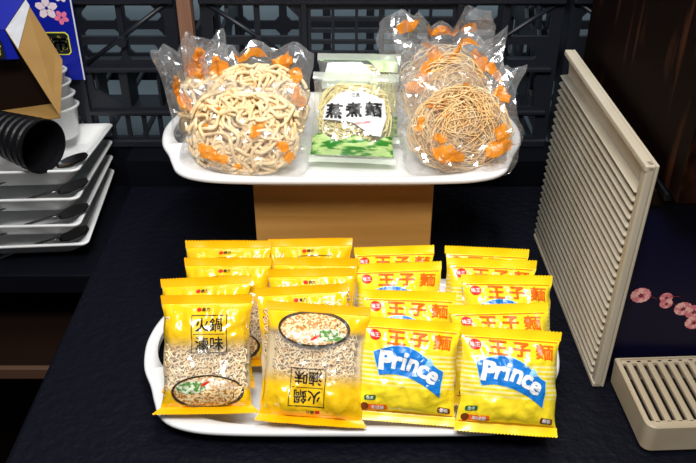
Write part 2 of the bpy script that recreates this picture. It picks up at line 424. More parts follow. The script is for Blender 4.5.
CFACE = crate_face(None)
RFACE = extrude2d(rect(-CW/2, CW/2, 0, CH), [rect(-.24+.0805*k, -.24+.0805*k+.066, .014+.062*j, .014+.062*j+.046, .008) for k in range(6) for j in range(3)], .006)
def crate(label, cx):
    t = thing('plastic_crate', label, 'crate', (cx, 1.1115, .0405), 'black lattice crates along the back')
    v, f = CFACE
    link_mesh('front_panel', v, f, M['crate'], t)
    v2, f2 = RFACE; o = link_mesh('rear_panel', v2, f2, M['crate'], t); o.location = (0, .36, 0)
    for sx in (-1, 1):
        vs, fs = extrude2d(rect(.004, .356, 0, CH), [rect(.03+.105*k, .115+.105*k, .03+.1*j, .1+.09*j, .012) for k in range(3) for j in range(2)], .006)
        vs = [(sx*(CW/2-.003)+y, x, z) for x, y, z in vs]
        link_mesh('side_panel', vs, [q[::-1] for q in fs], M['crate'], t)
    bm = bmesh.new()
    box(bm, -CW/2, CW/2, -.012, 0, CH-.016, CH-.002, .002); bm_obj('top_rim', bm, M['crate'], t)
    bm = bmesh.new(); box(bm, -CW/2, CW/2, .36, .372, CH-.016, CH-.002, .002); bm_obj('top_rim', bm, M['crate'], t)
    bm = bmesh.new()
    for sg in (-1, 1):
        x0, x1 = sorted((sg*.110, sg*.245))
        box(bm, x0, x1, -.010, .0, .121, .127, .001); box(bm, x0, x1, -.010, 0, .054, .060, .001)
        box(bm, x0, x1, .003, .045, .121, .125); box(bm, x0, x1, .003, .05, .056, .060)
        for k in range(3): box(bm, sg*(.125+k*.045)-.002, sg*(.125+k*.045)+.002, .003, .045, .060, .121)
    box(bm, -CW/2, CW/2, -.008, 0, 0, .012, .002)
    for x in (-.108, .108): box(bm, x-.004, x+.004, -.010, 0, .012, CH-.016, .001)
    bm_obj('rib', bm, M['crate'], t)
    for sg in (-1, 1):   # the slanting brace of each end, and the round boss above it
        vs, fs = [], []
        tube([(sg*.246, -.003, .222), (sg*.118, -.003, .132)], .0034, 8, vs, fs)
        link_mesh('brace', vs, fs, M['crate'], t, True)
        bm = bmesh.new(); bmesh.ops.create_cone(bm, cap_ends=True, segments=16, radius1=.009, radius2=.007, depth=.012, matrix=Matrix.Translation((sg*.174, -.006, .166)) @ Matrix.Rotation(PI/2, 4, 'X'))
        bm_obj('boss', bm, M['crate'], t)
    bm = bmesh.new()
    for k in range(9): box(bm, -CW/2+.02+k*.058, -CW/2+.026+k*.058, .004, .356, 0, .006)
    box(bm, -CW/2, CW/2, .17, .18, 0, .006)
    bm_obj('bottom_lattice', bm, M['crate'], t)
    return t
crate('black plastic lattice crate left of the wooden post', -.4925)
crate('black plastic lattice crate behind the upper noodle tray', .047)
crate('black plastic lattice crate mostly hidden behind the brown lacquered box', .562)

# ---------------------------------------------------------------- wooden block and the two serving trays
tag(box_obj('wooden_block', (-.113, .102, .836, 1.01, 0, .1355), M['block'], None, .0015), 'golden pine block holding up the upper tray', 'block')

def closed_spline(P, n):
    P = np.array(P); k = len(P); out = []
    for i in range(k):
        p0, p1, p2, p3 = P[i-1], P[i], P[(i+1) % k], P[(i+2) % k]
        for j in range(12):
            t = j/12; out.append(.5*((2*p1)+(-p0+p2)*t+(2*p0-5*p1+4*p2-p3)*t*t+(-p0+3*p1-3*p2+p3)*t**3))
    out = np.array(out); d = np.r_[0, np.cumsum(np.linalg.norm(np.roll(out, -1, 0)-out, axis=1))]
    q = np.linspace(0, d[-1], n, endpoint=False); oo = np.vstack([out, out[:1]])
    return np.c_[np.interp(q, d, oo[:, 0]), np.interp(q, d, oo[:, 1])]

def serving_tray(name, label, loc):
    right = [(.12, -.124), (.165, -.117), (.187, -.103), (.197, -.082), (.205, -.060), (.217, -.034), (.2225, -.005), (.2225, .018), (.217, .045), (.206, .070), (.196, .092), (.184, .110), (.16, .120), (.12, .1245)]
    ctrl = [(0, -.125)]+right+[(0, .125)]+[(-x, y) for x, y in right[::-1]]
    O = closed_spline(ctrl, 160); ang = np.unwrap(np.arctan2(O[:, 1], O[:, 0]))
    def se(a, b, p):
        c, s = np.cos(ang), np.sin(ang); r = (np.abs(c/a)**p+np.abs(s/b)**p)**(-1/p)
        return np.c_[r*c, r*s]
    rings = [(se(.150, .092, 5), .004), (se(.160, .100, 5), .0045), (se(.167, .106, 5), .008), (se(.174, .113, 5), .0195), (se(.177, .115, 5), .0212),
             (O*.985, .0218), (O*.996, .0208), (O, .0190), (O*.998, .0165), (O*.985, .0150), (se(.172, .111, 5), .0120), (se(.163, .103, 5), .002), (se(.158, .098, 5), 0), (se(.150, .092, 5), 0)]
    n = 160; V, F = [], []
    for P, z in rings: V += [(x, y, z) for x, y in P]
    for i in range(len(rings)-1):
        for k in range(n):
            q = (k+1) % n; F.append((i*n+k, i*n+q, (i+1)*n+q, (i+1)*n+k))
    F.append(tuple(range(n))[::-1]); F.append(tuple((len(rings)-1)*n+k for k in range(n)))
    F = [f[::-1] for f in F]
    o = link_mesh(name, V, F, M['white'], None, True); o.location = loc
    # the hand hole at each end
    cuts = []
    for sx in (-1, 1):
        st = [(sx*.2010+.0085*math.cos(a)+(-sx)*0.010*((.034*math.sin(a))/.045)**2, .008+.040*math.sin(a)) for a in np.linspace(0, 2*PI, 28, endpoint=False)]
        bmc = bmesh.new(); lo = [bmc.verts.new((x, y, -.02)) for x, y in st]; hi = [bmc.verts.new((x, y, .05)) for x, y in st]
        bmc.faces.new(lo[::-1]); bmc.faces.new(hi)
        for i in range(28): bmc.faces.new((lo[i], lo[(i+1) % 28], hi[(i+1) % 28], hi[i]))
        c = bm_obj('cutter', bmc, M['white']); c.location = loc; cuts.append(c)
        md = o.modifiers.new('hole', 'BOOLEAN'); md.operation = 'DIFFERENCE'; md.object = c; md.solver = 'EXACT'
    bpy.context.view_layer.update()
    me = bpy.data.meshes.new_from_object(o.evaluated_get(bpy.context.evaluated_depsgraph_get()))
    o.modifiers.clear(); o.data = me
    for c in cuts: bpy.data.objects.remove(c)
    return tag(o, label, 'tray', 'white two handled serving trays')
serving_tray('serving_tray', 'white melamine tray on the counter full of yellow noodle packets', (.004, .668, .0005))
serving_tray('serving_tray', 'white melamine tray raised on the wooden block under clear noodle bags', (-.008, .917, .136))

# ---------------------------------------------------------------- pillow packets
class Packet:
    """A sealed pillow packet: front/back film grid, two crimped seals, prints that follow the film."""
    def __init__(self, w, h, T, seed, NX=44, NY=44, sl=.009, crease=1.0, block=False, puff=.62):
        self.w, self.h, self.T, self.sl, self.NX, self.NY, self.seed = w, h, T, sl, NX, NY, seed
        s = np.linspace(-1, 1, NX+1); t = np.linspace(-1, 1, NY+1)
        S, Tt = np.meshgrid(s, t); self.S, self.Tt = S, Tt
        wid = w/2*(1-.055*(1-np.abs(Tt)**5))
        p = 3.6 if block else 2.6
        infl = (1-np.abs(S)**p)**.72*(1-np.abs(Tt)**(5 if block else 3.2))**.75
        X = S*wid+.0012*vnoise(Tt*4+7, S*.5, seed+3)*np.abs(S)
        Y = sl+(Tt+1)/2*(h-2*sl)
        e = (1-S**8)*(1-Tt**8)
        fan = vnoise(S*5.5, Tt*.8+seed, seed)*np.abs(Tt)**2*.0030+ridge(S*4+Tt*1.5, Tt*2.0-S, seed+1)*.0014*(.4+Tt**2)
        small = ridge(S*7+3*Tt, Tt*5-2*S, seed+2)*.0006+vnoise(S*2.2, Tt*2.2, seed+5)*.0016
        Z = T*puff*infl+(fan+small)*e*crease
        ZB = -T*(1-puff)*infl+vnoise(S*3, Tt*3, seed+9)*.0008*e
        self.front = np.stack([X, Y, Z], -1); self.back = np.stack([X, Y, ZB], -1)
        gy, gx = np.gradient(self.front, axis=(0, 1))
        nrm = np.cross(gx, gy); self.nrm = nrm/(np.linalg.norm(nrm, axis=-1, keepdims=True)+1e-12)
    def wrapper(self, parent, mats, flip=False, name='wrapper', back_slot=1):
        n1 = self.NX+1; V = np.vstack([self.front.reshape(-1, 3), self.back.reshape(-1, 3)]); off = n1*(self.NY+1)
        F, I = [], []
        for j in range(self.NY):
            for i in range(self.NX):
                a = j*n1+i; F.append((a, a+1, a+n1+1, a+n1)); I.append(0)
        for j in range(self.NY):
            for i in range(self.NX):
                a = off+j*n1+i; F.append((a, a+n1, a+n1+1, a+1)); I.append(back_slot)
        u = np.stack([(self.S+1)/2, (self.Tt+1)/2], -1).reshape(-1, 2)
        if flip: u = 1-u
        o = link_mesh(name, V, F, mats, parent, True, I, np.vstack([u, u]))
        return o
    def seal(self, parent, m, top, bend=0.0, name=None, ear=.0):
        nx, ny = 60, 5; rs = np.random.RandomState(self.seed+(5 if top else 9))
        V, F = [], []
        for side in (0, 1):
            for j in range(ny+1):
                d = j/ny*self.sl
                for i in range(nx+1):
                    s = -1+2*i/nx; x = s*self.w/2*(1+ear*j/ny)
                    z = bend*(d/self.sl)**1.5*(1-.35*s*s)+.0016*vnoise(np.array(s*3.2+4), np.array(self.seed+top*3.1), self.seed)*(j/ny)+.00022*(1 if j % 2 else -1)+(.0002 if side else -.0002)
                    dd = d+(.0009 if (j == ny and i % 2) else 0)
                    y = (self.h-self.sl+dd-abs(bend)*.35*j/ny) if top else (self.sl-dd+abs(bend)*.35*j/ny)
                    V.append((x, y, float(z)))
        n1 = nx+1; off = n1*(ny+1)
        for side in (0, 1):
            for j in range(ny):
                for i in range(nx):
                    a = side*off+j*n1+i; q = (a, a+1, a+n1+1, a+n1); F.append(q if bool(side) == bool(top) else q[::-1])
        return link_mesh(name or ('top_seal' if top else 'bottom_seal'), V, F, m, parent, True)
    def onto(self, sh, lift=.0005, flip=False):
        v = sh[0]*(-1 if flip else 1)
        s = np.clip(v[:, 0]/(self.w/2*.955), -.999, .999); t = np.clip(v[:, 1]/((self.h-2*self.sl)/2), -.999, .999)
        gi = (s+1)/2*self.NX; gj = (t+1)/2*self.NY
        i = np.minimum(gi.astype(int), self.NX-1); j = np.minimum(gj.astype(int), self.NY-1); a = (gi-i)[:, None]; b = (gj-j)[:, None]
        def smp(G): return (G[j, i]*(1-a)+G[j, i+1]*a)*(1-b)+(G[j+1, i]*(1-a)+G[j+1, i+1]*a)*b
        return smp(self.front)+smp(self.nrm)*lift
    def decal(self, name, parent, layers, flip=False, lift=.0005):
        """layers: list of (flat shape, material), each a hair above the one before; one mesh."""
        top = None
        for k, (sh, m) in enumerate(layers):
            nm = name if k == 0 else INNER.get(m.name, 'printed_shape')
            o = link_mesh(nm, self.onto(sh, lift+.00022*k, flip), sh[1], m, top or parent)
            top = top or o
        return top
INNER = {'white_ink': 'white_lettering', 'black_ink': 'black_lettering', 'printed_broth_noodles': 'broth_noodles', 'printed_toppings': 'toppings', 'printed_greens': 'greens', 'red_ink': 'chilli'}

def root_matrix(x, y, z, lean, yaw=0.0, roll=0.0):
    return Matrix.Translation((x, y, z)) @ Matrix.Rotation(R(yaw), 4, 'Z') @ Matrix.Rotation(R(lean), 4, 'X') @ Matrix.Rotation(R(roll), 4, 'Z')

ST = .0035
_art = {}
def art(key, fn):
    if key not in _art: _art[key] = [(dice2d(s, ST), m) for s, m in fn()]
    return _art[key]

# --- prints of the small yellow packets (w .096, h .108)
def a_title():
    out = []
    for ch, x, y in (('王', -.0130, .0308), ('子', .0085, .0303), ('麵', .0305, .0295)):
        out.append((place2d(bold_text(ch, .085 if ch != '麵' else .05), .0122 if ch != '麵' else .0134, R(-2), (x, y), 1.22), M['inkorange']))
    return [(join2d(*[s for s, _ in out]), M['inkorange'])]
def a_logo():
    return [(place2d(poly2d(ellipse2d(.0056, .0050)), 1, R(15), (-.0335, .0325)), M['inkred']),
            (place2d(bold_text('味王', .04), .0042, 0, (-.0335, .0325)), M['inkwhite'])]
def a_line(y):
    return [(poly2d([(-.043, y-.0004), (.043, y-.0004), (.043, y+.0004), (-.043, y+.0004)]), M['inkorange'])]
def a_banner():
    def swoosh(g):
        top = [(-.0335+x*.066, .0165+.009*math.sin(PI*min(1, x*1.10))-.014*x**2.2) for x in np.linspace(0, 1, 16)]
        bot = [(-.0270+x*.057, -.0045+.0050*math.sin(PI*x)-.0170*x**1.6) for x in np.linspace(0, 1, 16)]
        P = np.array(top+bot[::-1]); c = P.mean(0)
        return P+g*(P-c)/np.linalg.norm(P-c, axis=1)[:, None]
    word = []
    for ch, x, y, r, sz, d in (('P', -.0215, .0095, -4, .0165, .15), ('r', -.0110, .0080, -8, .0112, .14), ('i', -.0042, .0096, -12, .0150, .09), ('n', .0040, .0062, -16, .0108, .14), ('c', .0135, .0020, -22, .0108, .14), ('e', .0220, -.0035, -28, .0108, .12)):
        word.append(place2d(bold_text(ch, d), sz, R(r), (x, y)))
    return [(poly2d(swoosh(.0007)), M['inksky']), (poly2d(swoosh(.0)), M['inkblue']),
            (place2d(poly2d([(-.004, -.003), (.007, -.001), (.002, .007)]), 1, 0, (.0175, .0085)), M['inksky']), (join2d(*word), M['inkwhite'])]
def a_flavour():
    r = rect(-.0100, .0100, -.0026, .0026, .0012)
    return [(place2d(poly2d(r), 1, R(2), (-.0270, -.0350)), M['inkorange']),
            (place2d(poly2d(ellipse2d(.0036, .0034)), 1, 0, (-.0385, -.0350)), M['inkbrown']),
            (place2d(bold_text('原味麵', .04), .0036, R(2), (-.0262, -.0350)), M['inkwhite'])]
def a_green():
    return [(place2d(poly2d(rect(-.0055, .0055, -.0024, .0024, .001)), 1, R(6), (-.0345, -.0265)), M['inkgreen']),
            (place2d(bold_text('全素', .04), .0032, R(6), (-.0345, -.0265)), M['inkwhite'])]
def a_brown():
    return [(place2d(poly2d(rect(-.0060, .0060, -.0026, .0026, .001)), 1, R(-8), (.0355, -.0340)), M['inkbrown']),
            (place2d(bold_text('新裝', .04), .0036, R(-8), (.0355, -.0340)), M['inkwhite'])]

def prince_packet(label, x, y, z, lean, yaw=0, roll=0, seed=0, w=.097, full=True, bend=.003):
    t = thing('noodle_packet', label, 'packet', (0, 0, 0), 'small yellow noodle packets on the counter tray', root_matrix(x, y, z, lean, yaw, roll))
    p = Packet(w, .099, .020 if seed >= 38 else .026, seed, crease=1.35)
    p.wrapper(t, [M['prince'], M['yellowback']])
    p.seal(t, M['sealyellow'], True, bend*.6, ear=.01); p.seal(t, M['sealyellow'], False, bend, ear=.02)
    p.decal('title_lettering', t, art('title', a_title)); p.decal('round_logo', t, art('logo', a_logo))
    p.decal('border_line', t, art('line1', lambda: a_line(.0388))); p.decal('border_line', t, art('line2', lambda: a_line(-.0392))); p.decal('name_banner', t, art('banner', a_banner))
    p.decal('flavour_label', t, art('flav', a_flavour)); p.decal('green_label', t, art('green', a_green)); p.decal('brown_label', t, art('brown', a_brown))
    return t

# --- prints of the larger amber packets (w .094, h .126)
def a_brand():
    return [(poly2d(ellipse2d(.0024, .0019, 20, -.0060, .0435)), M['inkred']), (place2d(bold_text('維力', .04), .0034, 0, (.0005, .0435)), M['inkblack'])]
def a_box():
    w, h = .0170, .0180; cx, cy = .004, .0205; e = .0008
    fr = [ring2d(np.array(rect(cx-w, cx+w, cy-h, cy+h)), np.array(rect(cx-w+e, cx+w-e, cy-h+e, cy+h-e))),
          poly2d(rect(cx-w+.002, cx+w-.002, cy-.0003, cy+.0003)),
          place2d(bold_text('火鍋', .03), .0125, 0, (cx, cy+.0088)), place2d(bold_text('滷味', .03), .0125, 0, (cx, cy-.0088))]
    return [(join2d(*fr), M['inkblack'])]
def a_bowl():
    c = (.002, -.0345); e = lambda a, b2, dx=0, dy=0: poly2d(ellipse2d(a, b2, 40, c[0]+dx, c[1]+dy))
    return [(e(.0345, .0165), M['bowlrim']), (e(.0318, .0142, 0, .0006), M['bowlfood']),
            (poly2d(ellipse2d(.0300, .0120, 24, c[0]-.001, c[1]+.0015, R(5), R(175))), M['bowlpale']),
            (poly2d(ellipse2d(.0140, .0060, 24, c[0]-.0150, c[1]+.0050)), M['bowlgreen']),
            (place2d(poly2d(ellipse2d(.0050, .0012)), 1, R(30), (c[0]-.002, c[1]+.008)), M['inkred'])]

def noodle_cake(seed, W=.074, H=.082, D=.013):
    rs = np.random.RandomState(seed); V, F = [], []
    for lay in range(3):
        for k in range(24):
            x0 = -W/2+W*(k+.5)/24+rs.uniform(-.0015, .0015); n = 56; q = np.linspace(0, 1, n); ph = rs.uniform(0, 6)
            x = x0+.0032*np.sin(q*2*PI*10+ph)+.0012*np.sin(q*17+ph)
            y = -H/2+H*q+.0022*np.cos(q*2*PI*20+ph)
            z = (lay-1)*.0032+.0016*np.sin(q*2*PI*10+ph*2+k)
            dome = ((1-np.clip(np.abs(x/(W/2+.003)), 0, 1)**4)*(1-np.clip(np.abs(y/(H/2+.003)), 0, 1)**6))**.5
            tube(np.c_[x, y, z*dome+D*.30*dome], .0010, 5, V, F)
    return V, F
CAKE = noodle_cake(4)
_cake_mesh = None
def hotpot_packet(label, x, y, z, lean, yaw=0, roll=0, seed=0, w=.094, flip=False, bend=.004):
    global _cake_mesh
    t = thing('noodle_packet', label, 'packet', (0, 0, 0), 'amber noodle packets on the counter tray', root_matrix(x, y, z, lean, yaw, roll))
    p = Packet(w, .117, .019 if 16 <= seed <= 18 else .026, seed, block=True, crease=1.7)
    p.wrapper(t, [M['hotpot'], M['crispback']], flip)
    p.seal(t, M['sealamber'], True, bend*.5, ear=.015); p.seal(t, M['sealamber'], False, bend*2.4, ear=.17 if seed == 11 else .07 if flip else .02)
    p.decal('brand_mark', t, art('brand', a_brand), flip); p.decal('title_lettering', t, art('box', a_box), flip)
    p.decal('bowl_picture', t, art('bowl', a_bowl), flip)
    if _cake_mesh is None:
        o = link_mesh('noodle_cake', CAKE[0], CAKE[1], M['crisp'], t, True); _cake_mesh = o.data
    else:
        o = bpy.data.objects.new('noodle_cake', _cake_mesh); COL.objects.link(o); o.parent = t
    o.location = (0, .0585, .003)
    return t

cL, sL = math.cos(R(52)), math.sin(R(52))
def from_top(cx, ty, tz, h, lean=52):
    return cx, ty-h*math.cos(R(lean)), tz-h*math.sin(R(lean))
A = 'amber noodle packet'
for label, cx, ty, tz, yaw, roll, seed, w, flip in (
        (A+' standing upright in front, with its red logo at the top', -.1365, .634, .1180, 3, -1, 11, .088, False),
        (A+' directly behind the upright front one, tilted with its left corner low', -.140, .672, .112, -2, 4, 12, .092, False),
        (A+' second from the back in the left column', -.128, .712, .108, 0, 0, 13, .092, False),
        (A+' rearmost of the left column, black frame line on its top', -.133, .753, .103, 0, 0, 14, .095, False),
        (A+' turned upside down in front, with the bowl picture at the top', -.036, .621, .1170, -3, -2, 15, .100, True),
        (A+' directly behind the upside-down front one', -.040, .656, .113, 2, 2, 16, .092, False),
        (A+' third from the front, behind the upside-down one', -.036, .691, .109, 0, 1, 17, .090, False),
        (A+' second from the back behind the upside-down one, little of it showing', -.036, .717, .1045, 0, -1, 18, .090, False),
        (A+' rearmost in front of the wooden block, with slanting frame corner', -.040, .757, .103, 0, 1, 19, .093, False)):
    x, y, z = from_top(cx, ty, tz, .117); hotpot_packet(label, x, y, z, 52, yaw, roll, seed, w, flip)
B = 'small yellow noodle packet'
for label, cx, ty, tz, yaw, roll, seed, w in (
        (B+' at the front beside the upside-down amber one', .0535, .611, .106, -2, -3, 31, .096),
        (B+' second from the front in the inner column', .059, .663, .101, 0, -2, 32, .096),
        (B+' third from the front in the inner column, blue tip showing', .057, .720, .096, 0, 2, 33, .095),
        (B+' rearmost in the inner column, against the wooden block', .055, .761, .090, -2, 3, 34, .090),
        (B+' at the front by the right tray handle', .1480, .597, .106, 0, -4, 35, .095),
        (B+' second from the front in the outer column by the tray handle', .153, .640, .102, 1, 1, 36, .098),
        (B+' in the middle of the outer column, sticking out to the side', .166, .693, .099, 2, -2, 37, .096),
        (B+' second from the back in the outer column', .154, .730, .094, -4, 0, 38, .095),
        (B+' rearmost in the outer column, clear film edge showing', .152, .760, .089, -3, -1, 39, .094)):
    x, y, z = from_top(cx, ty, tz, .099); prince_packet(label, x, y, z, 52, yaw, roll, seed, w)

# ---------------------------------------------------------------- clear bags of noodles on the upper tray
def film_bag(parent, w, h, T, seed, m, crump=1.0, flare=.35, name='film'):
    """A crumpled cellophane bag: full below, gathered into a ragged open flap above."""
    NX, NY = 24, 28; s = np.linspace(-1, 1, NX+1); t = np.linspace(0, 1, NY+1); S, Tt = np.meshgrid(s, t)
    rs = np.random.RandomState(seed); S = S.copy(); Tt = Tt.copy()
    S[:, 1:-1] += rs.uniform(-.45, .45, S[:, 1:-1].shape)*2/NX; Tt[1:-1] += rs.uniform(-.45, .45, Tt[1:-1].shape)/NY
    body = np.clip(1-(np.clip(Tt-.0, 0, 1)/(1-flare))**2.5, 0, 1)**.6
    bot = np.clip(1-(1-np.clip(Tt/.22, 0, 1))**2.6, 0, 1)**.5
    infl = (1-np.abs(S)**2.8)**.6*body*bot
    wid = w/2*(.80+.20*np.clip(Tt/.15, 0, 1)**.5)*(1-.07*np.sin(PI*np.clip((Tt-.45)/.4, 0, 1)))*(1+.10*vnoise(Tt*5, S*0, seed))
    ragged = h*(1+.10*vnoise(S*3, S*0+seed, seed+1)*np.clip(Tt*1.6-.6, 0, 1)+.05*vnoise(S*9, S*0, seed+2)*Tt**3)
    X = S*wid; Y = Tt*ragged
    c1 = ridge(S*3+Tt*2, Tt*4-S*1.5, seed+3)*.0042+ridge(S*6-Tt*3, Tt*7+S*2, seed+4)*.0026+ridge(S*13, Tt*13, seed+6)*.0011
    c2 = ridge(S*3+Tt*2, Tt*4-S*1.5, seed+13)*.0042+ridge(S*6-Tt*3, Tt*7+S*2, seed+14)*.0026
    sway = .018*vnoise(S*1.6, Tt*1.4, seed+8)*np.clip(Tt*2-1, 0, 1)+.012*vnoise(S*4, Tt*1.0, seed+18)*np.clip(Tt*3-2, 0, 1)
    e = 1-np.abs(S)**6
    c1 = c1+rs.uniform(-.0016, .0016, S.shape); c2 = c2+rs.uniform(-.0016, .0016, S.shape)
    ZF = T*.55*infl+c1*crump*e+sway; ZB = -T*.45*infl+c2*crump*e*.7+sway-.0008
    f = np.stack([X, Y, ZF], -1); bk = np.stack([X, Y, ZB], -1); n1 = NX+1; off = n1*(NY+1)
    V = np.vstack([f.reshape(-1, 3), bk.reshape(-1, 3)]); F = []
    for k in (0, 1):
        for j in range(NY):
            for i in range(NX):
                a = k*off+j*n1+i; q = (a, a+1, a+n1+1, a+n1); F.append(q if k == 0 else q[::-1])
    F = [q for a4 in F for q in ((a4[0], a4[1], a4[2]), (a4[0], a4[2], a4[3]))]
    link_mesh(name, V, F, m, parent, False)
    gy, gx = np.gradient(f, axis=(0, 1)); nr = np.cross(gx, gy); nr /= np.linalg.norm(nr, axis=-1, keepdims=True)+1e-12
    return f, nr

def on_bag(fn, sh, w, h, lift=.0006):
    f, nr = fn; v = sh[0]; NY, NX = f.shape[0]-1, f.shape[1]-1
    gi = (np.clip(v[:, 0]/(w/2), -.98, .98)+1)/2*NX; gj = np.clip(v[:, 1]/h, .01, .985)*NY
    i = gi.astype(int); j = gj.astype(int); a = (gi-i)[:, None]; b = (gj-j)[:, None]
    g = lambda G: (G[j, i]*(1-a)+G[j, i+1]*a)*(1-b)+(G[j+1, i]*(1-a)+G[j+1, i+1]*a)*b
    return g(f)+g(nr)*lift

def blotch(cx, cy, rx, ry, seed, rot=0):
    a = np.linspace(0, 2*PI, 30, endpoint=False)
    r = 1+.35*vnoise(np.cos(a)*1.7+seed, np.sin(a)*1.7, seed)+.18*vnoise(np.cos(a)*4, np.sin(a)*4+seed, seed+1)
    p = np.c_[rx*r*np.cos(a), ry*r*np.sin(a)]; c, s = math.cos(rot), math.sin(rot)
    return p @ np.array([[c, s], [-s, c]])+np.array([cx, cy]), [tuple(range(30))]

def thick_noodles(seed, W, H, D, n, r):
    rs = np.random.RandomState(seed); V, F = [], []
    for k in range(n):
        a = rs.uniform(0, 2*PI); q = 1
        cx, cy = W*.44*rs.uniform(-1, 1), H*.44*rs.uniform(-1, 1); th = rs.uniform(0, PI); L = rs.uniform(.035, .06)
        u = np.linspace(-1, 1, 26); ph, ph2 = rs.uniform(0, 6, 2); am = rs.uniform(.004, .009); fq = rs.uniform(3, 5.5)
        lx = u*L/2; ly = am*np.sin(u*fq+ph)+.012*(u*u)*rs.uniform(-1, 1)
        x = cx+lx*math.cos(th)-ly*math.sin(th); y = cy+lx*math.sin(th)+ly*math.cos(th)
        rad = (np.abs(x/(W/2))**2.5+np.abs(y/(H/2))**2.5)**(1/2.5); lim = rs.uniform(.74, .99); sc = np.where(rad > lim, (lim+.25*np.tanh(rad-lim)*(1-lim))/np.maximum(rad, 1e-6), 1); x = x*sc; y = y*sc
        dome = np.sqrt(np.clip(1-np.abs(x/(W/2))**2.5-np.abs(y/(H/2))**2.5, .03, 1))
        z = D*.5*dome*rs.uniform(-.9, 1.0)+.003*np.sin(u*4+ph2)
        tube(np.c_[x, y, z], r*(1-.12*np.abs(u)**3), 7, V, F)
    return V, F

def thin_nest(seed, W, H, D, n, r, p=2.0):
    rs = np.random.RandomState(seed); V, F = [], []
    for k in range(n):
        q = math.sqrt(rs.uniform(0, 1))*.75; a = rs.uniform(0, 2*PI)
        cx, cy = W/2*(.55+.1*(p-2))*q*math.cos(a), H/2*(.55+.1*(p-2))*q*math.sin(a); rr = rs.uniform(.18, .62)
        a0 = rs.uniform(0, 2*PI); sp = rs.uniform(1.4, 4.4)*rs.choice([-1, 1]); u = np.linspace(0, 1, 22)
        ex = rs.uniform(.6, 1.2); ro = rs.uniform(0, PI)
        px = rr*W/2*np.cos(a0+sp*u); py = rr*H/2*ex*np.sin(a0+sp*u)
        x = cx+px*math.cos(ro)-py*math.sin(ro)+.0022*np.sin(u*14+a0); y = cy+px*math.sin(ro)+py*math.cos(ro)+.0022*np.cos(u*12+a)
        rad = (np.abs(x/(W/2))**p+np.abs(y/(H/2))**p)**(1/p); lim = rs.uniform(.78, .99); sc = np.where(rad > lim, lim/np.maximum(rad, 1e-6), 1); x = x*sc; y = y*sc
        dome = np.sqrt(np.clip(1-np.abs(x/(W/2))**p-np.abs(y/(H/2))**p, .02, 1))
        z = D*.5*dome*rs.uniform(-.85, 1.0)+.002*np.sin(u*7+a)
        tube(np.c_[x, y, z], r, 4, V, F, cap=False)
    return V, F

def noodle_bag(label, group, x, y, z, lean, yaw, roll, w, h, T, seed, noodles, m, nest_at, prints, crump=1.0, flare=.35):
    t = thing('noodle_bag', label, 'bag', (0, 0, 0), group, root_matrix(x, y, z, lean, yaw, roll))
    fn = film_bag(t, w, h, T, seed, M['film'], crump, flare)
    V, F = noodles; o = link_mesh('noodles', V, F, m, t, True); o.location = nest_at
    for i, (px, py, rx, ry, ro) in enumerate(prints):
        sh2 = dice2d(blotch(px, py, rx, ry, seed*7+i, R(ro)), .004); link_mesh('orange_print', on_bag(fn, sh2, w, h, .0012), sh2[1], M['orangeprint'], t)
    return t

ZT = .1415
g = 'clear bags of noodles on the raised tray'
noodle_bag('clear bag of thick pale wheat noodles at the front of the raised tray', g, -.121, .832, ZT, 64, 3, -2, .140, .108, .052, 51,
           thick_noodles(5, .134, .100, .044, 360, .0022), M['udon'], (0, .051, .002),
           [(.020, .062, .010, .005, 70), (.014, .050, .006, .006, 0), (-.034, .078, .008, .005, 10), (-.036, .028, .012, .006, -25), (-.022, .020, .009, .004, -20),
            (.044, .034, .006, .008, 30), (.050, .022, .005, .005, 0), (-.045, .054, .004, .004, 0), (-.006, .012, .004, .003, 0)], 1.0, .24)
noodle_bag('clear bag of thick noodles leaning behind the front wheat noodle bag', g, -.110, .900, ZT, 70, -2, 1, 0.142, .122, .042, 52,
           thick_noodles(6, .130, .098, .034, 240, .0023), M['udon'], (0, .055, .000),
           [(.036, .098, .014, .007, 80), (.050, .084, .014, .008, 60), (-.050, .098, .012, .010, 20), (-.008, .111, .018, .004, -8), (.054, .062, .006, .012, 10), (.030, .107, .012, .004, 10)], 1.1, .26)
noodle_bag('clear crumpled noodle bag at the left end of the raised tray with a brown sachet', g, -.168, .925, ZT, 76, 32, 6, .095, .132, .034, 53,
           thick_noodles(8, .080, .070, .024, 60, .0026), M['udon'], (.006, .050, -.002),
           [(-.030, .062, .006, .018, 10), (-.034, .084, .005, .012, -10), (.004, .094, .012, .014, 30), (.010, .110, .006, .008, 0), (-.020, .040, .004, .010, 0)], 1.6, .42)
V, F = lathe([(0.0005, -.011), (.006, -.009), (.0085, -.003), (.0085, .003), (.006, .009), (.0005, .011)], 16)
o = link_mesh('sauce_sachet', V, F, M['brownbit'], bpy.data.objects['noodle_bag.002'], True); o.location = (-.032, .030, .002); o.scale = (1, 1.5, .5)

noodle_bag('clear bag of fine fried noodles at the front of the raised tray', g, .131, .832, ZT, 64, -4, 2, .142, .120, .058, 61,
           thin_nest(7, .134, .106, .050, 820, .00062), M['thin'], (0, .054, .002),
           [(-.020, .027, .020, .009, -6), (.040, .033, .016, .008, 14), (-.024, .043, .008, .005, 0), (.044, .049, .007, .010, 20), (-.010, .072, .018, .006, 20), (-.034, .082, .013, .006, 10), (.050, .092, .013, .007, -30), (-.048, .060, .006, .008, 0), (.012, .096, .012, .005, 10)], 1.2, .28)
noodle_bag('clear bag of fine noodles leaning just behind the front fried noodle bag', g, .124, .902, ZT, 68, 4, -2, .144, .134, .044, 62,
           thin_nest(9, .130, .112, .034, 440, .0007), M['thin'], (0, .061, 0),
           [(-.020, .113, .014, .007, 20), (-.034, .096, .007, .011, 0), (.016, .121, .016, .005, 0), (.040, .107, .013, .008, -30), (-.042, .078, .012, .008, 20), (.056, .092, .007, .012, 20)], 1.3, .30)
